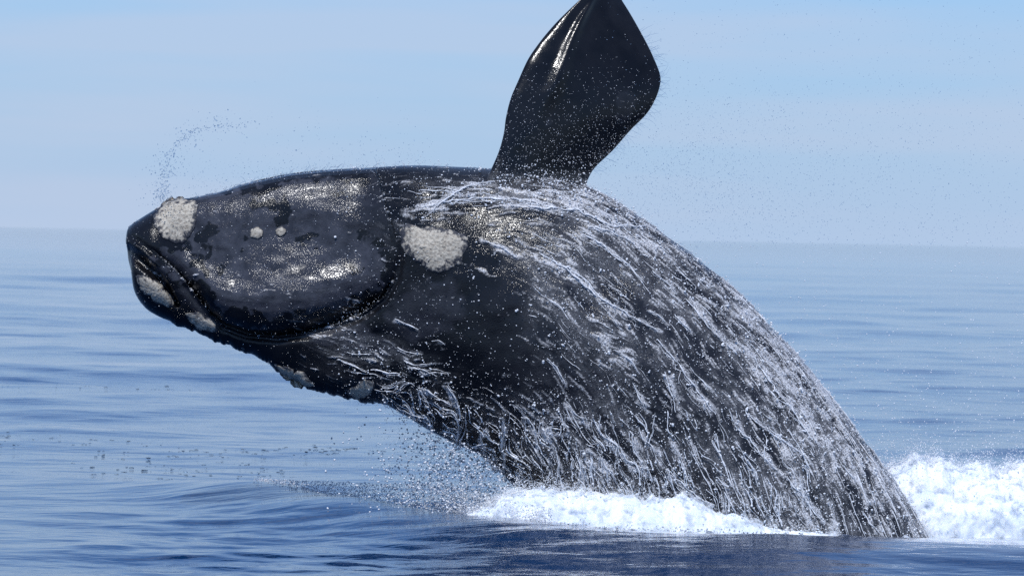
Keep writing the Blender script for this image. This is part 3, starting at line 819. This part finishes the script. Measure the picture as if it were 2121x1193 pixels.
# beads on and just off the skin
drops('belly_drops', M_WDROP, 'white drops strung along the water falling from the belly', 'water drops', tb_p, tb_r)
pts, rad = [], []
area = (Ls * Lt)[vis]; w = np.clip(.16 + dens[vis] * .9, .05, 1.4) * np.minimum(area, 6e-4)
w = w * (vis[1] < NF - 1); w /= w.sum()
sel = rng.choice(len(w), 9000, p=w)
for c in sel:
    i, j = vis[0][c], vis[1][c]
    pts.append(BV2[i, j] + BVn[i, j] * (rng.random() ** 2 * .10 + .004) + rng.normal(size=3) * .008); rad.append(.0028 + .0075 * rng.random() ** 3.5)
for c in rng.choice(len(w), 1500, p=w):
    i, j = vis[0][c], vis[1][c]; r_ = .006 + .013 * rng.random() ** 2.5
    for q_ in range(rng.integers(1, 4)):
        pts.append(BV2[i, j] + BVn[i, j] * r_ * .3 + rng.normal(size=3) * r_ * .8); rad.append(r_ * rng.uniform(.6, 1.1))
hv = np.where((PX < 1000) & (PX > 270)); wh = (Ls * Lt)[hv] * (hv[1] < NF - 1); wh /= wh.sum()
for c in rng.choice(len(wh), 1600, p=wh):
    i, j = hv[0][c], hv[1][c]
    pts.append(BV2[i, j] + BVn[i, j] * (rng.random() ** 2 * .06 + .002)); rad.append(.0022 + .004 * rng.random() ** 3)
for c in rng.choice(len(w), 5500, p=w):          # flecks gather in short broken trails
    i, j = vis[0][c], vis[1][c]; d_ = V[i, j]
    for q_ in range(rng.integers(1, 4)):
        pts.append(BV2[i, j] + BVn[i, j] * .004 + d_ * rng.normal() * .02 + rng.normal(size=3) * .005); rad.append(.0022 + .004 * rng.random() ** 2)
drops('clinging_drops', M_WDROP, 'white beads of water scattered over the wet skin of the whale', 'water drops', pts, rad)
# flipper: drops and hair-fine threads off its trailing edge
pts, rad = [], []
for k in range(2600):
    px, py = rng.uniform(1020, 1360), 400 - abs(rng.normal()) * 110
    if rng.random() < .15: py = rng.uniform(140, 390)
    q = fsurf(px, py)
    if q is None: continue
    big = rng.random() ** 6 * smooth(py, 300, 380)
    pts.append(q + np.array([0, -.01 - .08 * rng.random(), 0])); rad.append(.0022 + .003 * rng.random() ** 2 + .012 * big)
for k in range(260):
    px = rng.uniform(1030, 1330); py = 372 + (px - 1030) * .14 + rng.normal() * 16 + max(0, px - 1230) * .5
    q, n = surf(px, py)
    if q is None: continue
    pts.append(q + n * .04); rad.append(.005 + .012 * rng.random() ** 2)
drops('flipper_drops', M_WDROP, 'white drops flying across the foot of the raised flipper', 'water drops', pts, rad)
lines, rads = [], []
ex = np.array([(1326,56),(1354,113),(1368,150),(1369,172),(1358,206),(1338,238),(1308,268),(1270,311),(1230,352)], float)
for k in range(100):
    t = rng.random() * (len(ex) - 1); i = int(t); e = ex[i] * (1 - t + i) + ex[i + 1] * (t - i)
    a = math.radians(np.interp(e[1], [56, 170, 240, 350], [-25, 0, 8, 30]) + rng.normal() * 14); L = rng.uniform(8, 34)
    m = 8; b = rng.normal() * .5; pp = []
    for s in range(m):
        u = s / (m - 1); aa = a + b * u
        pp.append((e[0] - 4 + math.cos(aa) * L * u, e[1] + math.sin(aa) * L * u))
    pp = np.array(pp); yy = YW + float(np.interp(e[1], [56, 200, 350], [.40, .18, -.02]))
    p = P(pp[:, 0], pp[:, 1], yy); lines.append(p); rads.append(np.linspace(.0022, .0010, m))
for k in range(120):     # short hairs of water whipped off the top of the head
    px = rng.uniform(400, 1010); py = np.interp(px, [400, 500, 600, 680, 850, 1015], [409, 381, 360, 352, 343, 350])
    L = rng.uniform(4, 22) * (1.2 if 480 < px < 780 else .55); a = math.radians(-55 + rng.normal() * 18); b = rng.normal() * .6
    pp = np.array([(px + math.cos(a + b * u) * L * u, py + 3 + math.sin(a + b * u) * L * u) for u in np.linspace(0, 1, 7)])
    p = P(pp[:, 0], pp[:, 1], YW - rng.random() * .5); lines.append(p); rads.append(np.linspace(.0034, .0018, 7))
vs, fs = tubes(lines, rads, 4)
tag(make_mesh('fine_water_threads', vs, fs, M_DROP), 'hair fine threads of water whipped off the head and the flipper edge', 'water threads', 'stuff')

# spray in the air behind the back
def cloud(n, fx, fy, acc, r0, r1, pw=3., ylo=44.0, yhi=49.0):
    pts, rad = [], []
    while len(pts) < n:
        px, py = fx(), fy()
        if rng.random() > acc(px, py): continue
        pts.append(P(px, py, rng.uniform(ylo, yhi))); rad.append(r0 + (r1 - r0) * rng.random() ** pw)
    return pts, rad
def back_edge(px): return np.interp(px, [1215, 1260, 1350, 1440, 1530, 1620, 1710, 1800, 1880, 1930], [387, 405, 468, 533, 609, 702, 810, 926, 1036, 1115])
a1, r1 = cloud(7500, lambda: rng.uniform(1225, 2250), lambda: rng.uniform(-60, 515),
               lambda x, y: (y < back_edge(x)) * (.10 + .9 * math.exp(-(((x - 1480) / 260) ** 2 + ((y - 380) / 150) ** 2)) + .25 * math.exp(-(((x - 1900) / 300) ** 2 + ((y - 420) / 200) ** 2))) * (0.35 + 1.0 * float(fbm2(np.array([x / 90]), np.array([y / 60]), 3, 91)[0])) * (x > 1369 or y > 300 or y < 400),
               .0024, .0062)
a2, r2 = cloud(3000, lambda: rng.uniform(1430, 2250), lambda: rng.uniform(500, 1000),
               lambda x, y: (y < back_edge(x) - 6) * (.22 + .8 * smooth(y, 600, 950)) * (0.2 + 1.2 * float(fbm2(np.array([x / 60]), np.array([y / 50]), 3, 93)[0])), .0025, .0095, 4)
drops('back_spray', M_DROP, 'clear mist of drops in the sky right of the raised flipper', 'spray', a1, r1)
drops('wake_spray', M_WDROP, 'white drops flying over the sea behind the sloping back', 'spray', a2, r2)
# arc of spray over the snout, drops over the head
pts, rad = [], []
sp = np.array([(338,415),(338,385),(345,350),(352,325),(368,295),(385,283),(408,271),(440,263),(480,260),(525,264)], float)
for k in range(760):
    t = rng.random() ** 1.9 * (len(sp) - 1); i = int(t); e = sp[i] * (1 - t + i) + sp[i + 1] * (t - i)
    s = np.interp(t, [0, 3, 6, 9], [12, 8, 7, 14]) * (2.6 if rng.random() < .3 else .8)
    pts.append(P(e[0] + rng.normal() * s, e[1] + rng.normal() * s * .8, YW - .3 + rng.normal() * .2)); rad.append(.0035 + .0060 * rng.random() ** 2.5)
for k in range(620):
    px = rng.uniform(360, 900); top = np.interp(px, [360, 500, 680, 900], [400, 378, 350, 340])
    py = top - rng.exponential(38) - 2
    if py < 180: continue
    pts.append(P(px, py, YW + rng.normal() * .5)); rad.append(.0025 + .0045 * rng.random() ** 3)
drops('snout_spray', M_DROP, 'thin arc of drops thrown up over the snout and the head', 'spray', pts, rad)
# fringe of beads along the back and head outline
pts, rad = [], []
for k in range(1000):
    px = rng.uniform(400, 1920)
    py = np.interp(px, [400, 500, 600, 680, 850, 1015, 1215, 1260, 1350, 1440, 1530, 1620, 1710, 1800, 1880, 1930], [409, 381, 360, 352, 343, 350, 387, 405, 468, 533, 609, 702, 810, 926, 1036, 1115])
    pts.append(P(px + rng.normal() * 3, py - rng.exponential(5) + 3, YW - rng.random() * .4)); rad.append(.0025 + .005 * rng.random() ** 3)
drops('outline_spray', M_WDROP, 'white beads bouncing off the upper outline of the whale', 'spray', pts, rad)
# shower falling left of the belly
def belly(px): return np.interp(px, [690, 770, 850, 950, 1030, 1080, 1130], [822, 824, 872, 922, 968, 1012, 1030])
a3, r3 = cloud(6500, lambda: rng.uniform(640, 1150), lambda: rng.uniform(820, 1075),
               lambda x, y: (y > belly(x) - 12) * math.exp(-((max(0, 1000 - x)) / 150) ** 2) * (.25 + .75 * smooth(y, 830, 980)) * (0.3 + 1.2 * float(fbm2(np.array([x / 30]), np.array([y / 40]), 3, 95)[0])), .003, .0165, 2.8, 44.5, 47.5)
drops('belly_shower', M_WDROP, 'thick shower of white drops falling left of the belly', 'spray', a3, r3)
a3, r3 = cloud(1500, lambda: rng.uniform(560, 1060), lambda: rng.uniform(828, 1040),
               lambda x, y: (y > belly(x)) * math.exp(-((max(0, 960 - x)) / 140) ** 2), .003, .009, 3., 44.5, 48)
drops('clear_belly_drops', M_DROP, 'clear drops falling onto the water under the throat', 'spray', a3, r3)

# low spray along the crest of the wavelet
pts, rad = [], []
for k in range(7000):
    px = 525 + 620 * rng.random() ** .8
    cy = np.interp(px, _cr[:, 0], _cr[:, 1])
    hgt = np.interp(px, [525, 700, 900, 1000, 1150], [8, 30, 55, 50, 30])
    py = cy - 1 - rng.random() ** 1.2 * hgt
    pts.append(P(px, py, crest_y((px - 1060.5) / 162) + .25 + rng.random() * 1.2)); rad.append(.0035 + .0065 * rng.random() ** 2.5)
drops('crest_spray', M_WDROP, 'low white spray dancing along the thin crest left of the splash', 'spray', pts, rad)
pts, rad = [], []
for k in range(900):
    px = 525 + 1150 * rng.random() ** 1.3; cy = np.interp(px, _cr[:, 0], _cr[:, 1])
    pts.append(P(px, cy + 2 - rng.exponential(3.5), crest_y((px - 1060.5) / 162) + .02)); rad.append(.004 + .008 * rng.random() ** 3)
drops('crest_bubbles', M_DROP, 'clear bubbles and spikes of water on the rim of the near swell', 'bubbles', pts, rad)

# bubbles drifting on the water at the left
pts, rad = [], []
fl = []
for k in range(200):
    t = rng.random()
    if t < .30: px, py = rng.uniform(350, 800), 936 + rng.normal() * 5
    elif t < .5: px, py = rng.uniform(160, 560), 965 + rng.normal() * 14
    elif t < .65: px, py = rng.uniform(0, 350), 915 + rng.normal() * 10 + 0
    elif t < .8: px, py = rng.uniform(0, 420), 795 + rng.normal() * 3
    else: px, py = rng.uniform(330, 620), 1000 + rng.normal() * 12 - 10
    y = CAMZ * FPX / (py - HORX(px)); x = (px - 1060.5) / FPX * y
    fl.append((x, y))
fl = np.array(fl)
fz = sea_z(fl[:, 0], fl[:, 1])
V0, F0 = [], []
for k in range(len(fl)):
    for q in range(rng.integers(1, 4)):
        pts.append((fl[k, 0] + rng.normal() * .04, fl[k, 1] + rng.normal() * .1, fz[k])); rad.append(.006 + .014 * rng.random() ** 2)
pts = np.array(pts); v, f = balls(pts, np.array(rad) * 1.2, jag=.25)
cc = np.repeat(pts, 12, axis=0); v = cc + (v - cc) * np.array([1.7, 1.5, .38])
tag(make_mesh('drifting_bubbles', v, f, M_DROP), 'flat scattered bubbles drifting on the calm water left of the splash', 'bubbles', 'stuff')
a4, r4 = cloud(6500, lambda: rng.uniform(700, 1120), lambda: rng.uniform(835, 1065),
               lambda x, y: (y > belly(x) - 8) * math.exp(-((max(0, 1010 - x)) / 120) ** 2) * (.3 + .7 * smooth(y, 860, 1020)) * (0.2 + 1.3 * float(fbm2(np.array([x / 22]), np.array([y / 50]), 3, 97)[0])), .0016, .0040, 2, 44.6, 47.2)
drops('belly_mist', M_WDROP, 'fine white mist hanging beneath the belly beside the splash', 'spray', a4, r4)

# ------------------------------------------------------------------ splash
def heap(name, label, prof, ymid, dep, amp, seed, nx, nt, nballs):
    """a bank of white water: a closed roll of foam over a ground line, torn by noise; prof = [(px, top py)]"""
    prof = np.array(prof, float)
    px = np.linspace(prof[0, 0], prof[-1, 0], nx)
    top = np.interp(px, prof[:, 0], prof[:, 1])
    h = np.array([P(a, b, ymid)[2] for a, b in zip(px, top)])
    x = P(px, np.full(nx, 1050.), ymid)[:, 0]
    th = np.linspace(-.25, math.pi + .25, nt)
    TX, T = np.meshgrid(np.arange(nx), th, indexing='ij')
    hh = np.maximum(h, .02)[:, None]
    Z = hh * np.sin(T) * 1.0; Y = ymid - dep * np.cos(T) * (.35 + .65 * np.minimum(1, hh / .6)); X = x[:, None] + 0 * T
    p = np.stack([X, Y, Z], -1)
    n = np.stack([0 * T, -np.cos(T), np.sin(T)], -1)
    f1 = fbm3(p, 2.2, 5, seed, .55); f2 = np.abs(fbm3(p, 5.0, 4, seed + 9, .6) - .5) * 2; f3 = fbm3(p, 16, 3, seed + 20, .6)
    plume = np.abs(fbm2(x * 3.1, x * 0 + seed, 4, seed + 40, .6) - .5) * 2                      # crests thrown higher here and there
    fine = (f1 - .5) * 1.5 + (.30 - f2) * .25 + (f3 - .5) * .16
    p = p + n * (fine * amp * np.minimum(1, hh / .35))[..., None]
    p[..., 2] *= (1.08 - .22 * plume)[:, None]
    p[..., 0] += (fbm3(p, 6, 3, seed + 30) - .5) * amp * .8
    n3_ = np.cross(np.gradient(p, axis=0), np.gradient(p, axis=1)); n3_ /= np.linalg.norm(n3_, axis=-1, keepdims=True) + 1e-9
    if n3_[nx // 2, nt // 2, 2] < 0: n3_ = -n3_
    gf = grid_faces(nx, nt); VV, FF, AA = [p.reshape(-1, 3)], [gf], [np.zeros(nx * nt)]
    for k in range(1, 5):                 # torn outer veils of spray
        q = p + n3_ * (.022 * k) + np.array([0, 0, .016 * k]) + (fbm3(p, 4, 3, seed + 60 + k)[..., None] - .5) * np.array([.06, .06, .10])
        q[..., 2] = np.where(p[..., 2] < .02, p[..., 2], q[..., 2])
        VV.append(q.reshape(-1, 3)); FF.append(gf + k * nx * nt); AA.append(np.full(nx * nt, .44 + .055 * k))
    ob = make_mesh(name, np.concatenate(VV), np.concatenate(FF), M_SPLASH, attrs={'veil': np.concatenate(AA)})
    tag(ob, label, 'splash', 'stuff')
    c = p[rng.integers(0, nx, nballs), rng.integers(nt // 3, int(nt * .72), nballs)]
    return p, c
pA, cA = heap('wake_splash', 'high white churned wake at the right behind the whale', [(1800,1040),(1840,965),(1900,952),(1960,957),(2000,962),(2050,972),(2100,975),(2160,968),(2250,985),(2350,1020),(2420,1060),(2460,1100)], 47.0, .95, .16, 201, 330, 80, 1800)
pB, cB = heap('front_splash', 'long low white splash in front of the submerged belly', [(930,1082),(965,1070),(1000,1050),(1050,1024),(1140,1016),(1200,1024),(1300,1030),(1380,1028),(1440,1032),(1500,1050),(1560,1074),(1620,1094),(1680,1100),(1740,1110)], 44.75, .55, .09, 203, 400, 60, 2200)
pts = np.concatenate([cA, cB]); n = len(pts)
pts = pts + rng.normal(size=(n, 3)) * .04
drops('splash_froth', M_FOAM, 'torn froth and flying clots over the white splash around the whale', 'froth', pts, .003 + .012 * rng.random(n) ** 3.5, stretch=.6, jag=.3)
# feathered top of the splashes: fine drops thinning out upwards, thrown in short jets
fp, fr = [], []
for p, m, hi in ((pA, 12000, .07), (pB, 12000, .055)):
    nx, nt = p.shape[:2]; jets = rng.random(nx) ** 4
    jets = np.convolve(jets, np.hanning(7), 'same') + .25
    ii = rng.choice(nx, m, p=jets / jets.sum()); jj = rng.integers(int(nt * .40), int(nt * .75), m)
    q = p[ii, jj] + rng.normal(size=(m, 3)) * .012
    q[:, 2] += rng.exponential(1.0, m) * hi * (.35 + jets[ii]); q[:, 0] += rng.normal(size=m) * .03
    fp.append(q); fr.append(.0022 + .0055 * rng.random(m) ** 3)
drops('splash_feather', M_WDROP, 'fine white spray feathering off the tops of the splashes', 'spray', np.concatenate(fp), np.concatenate(fr))
print('total tris', sum(len(o.data.polygons) * (2 if len(o.data.polygons[0].vertices) == 4 else 1) for o in SC.objects if o.type == 'MESH'))
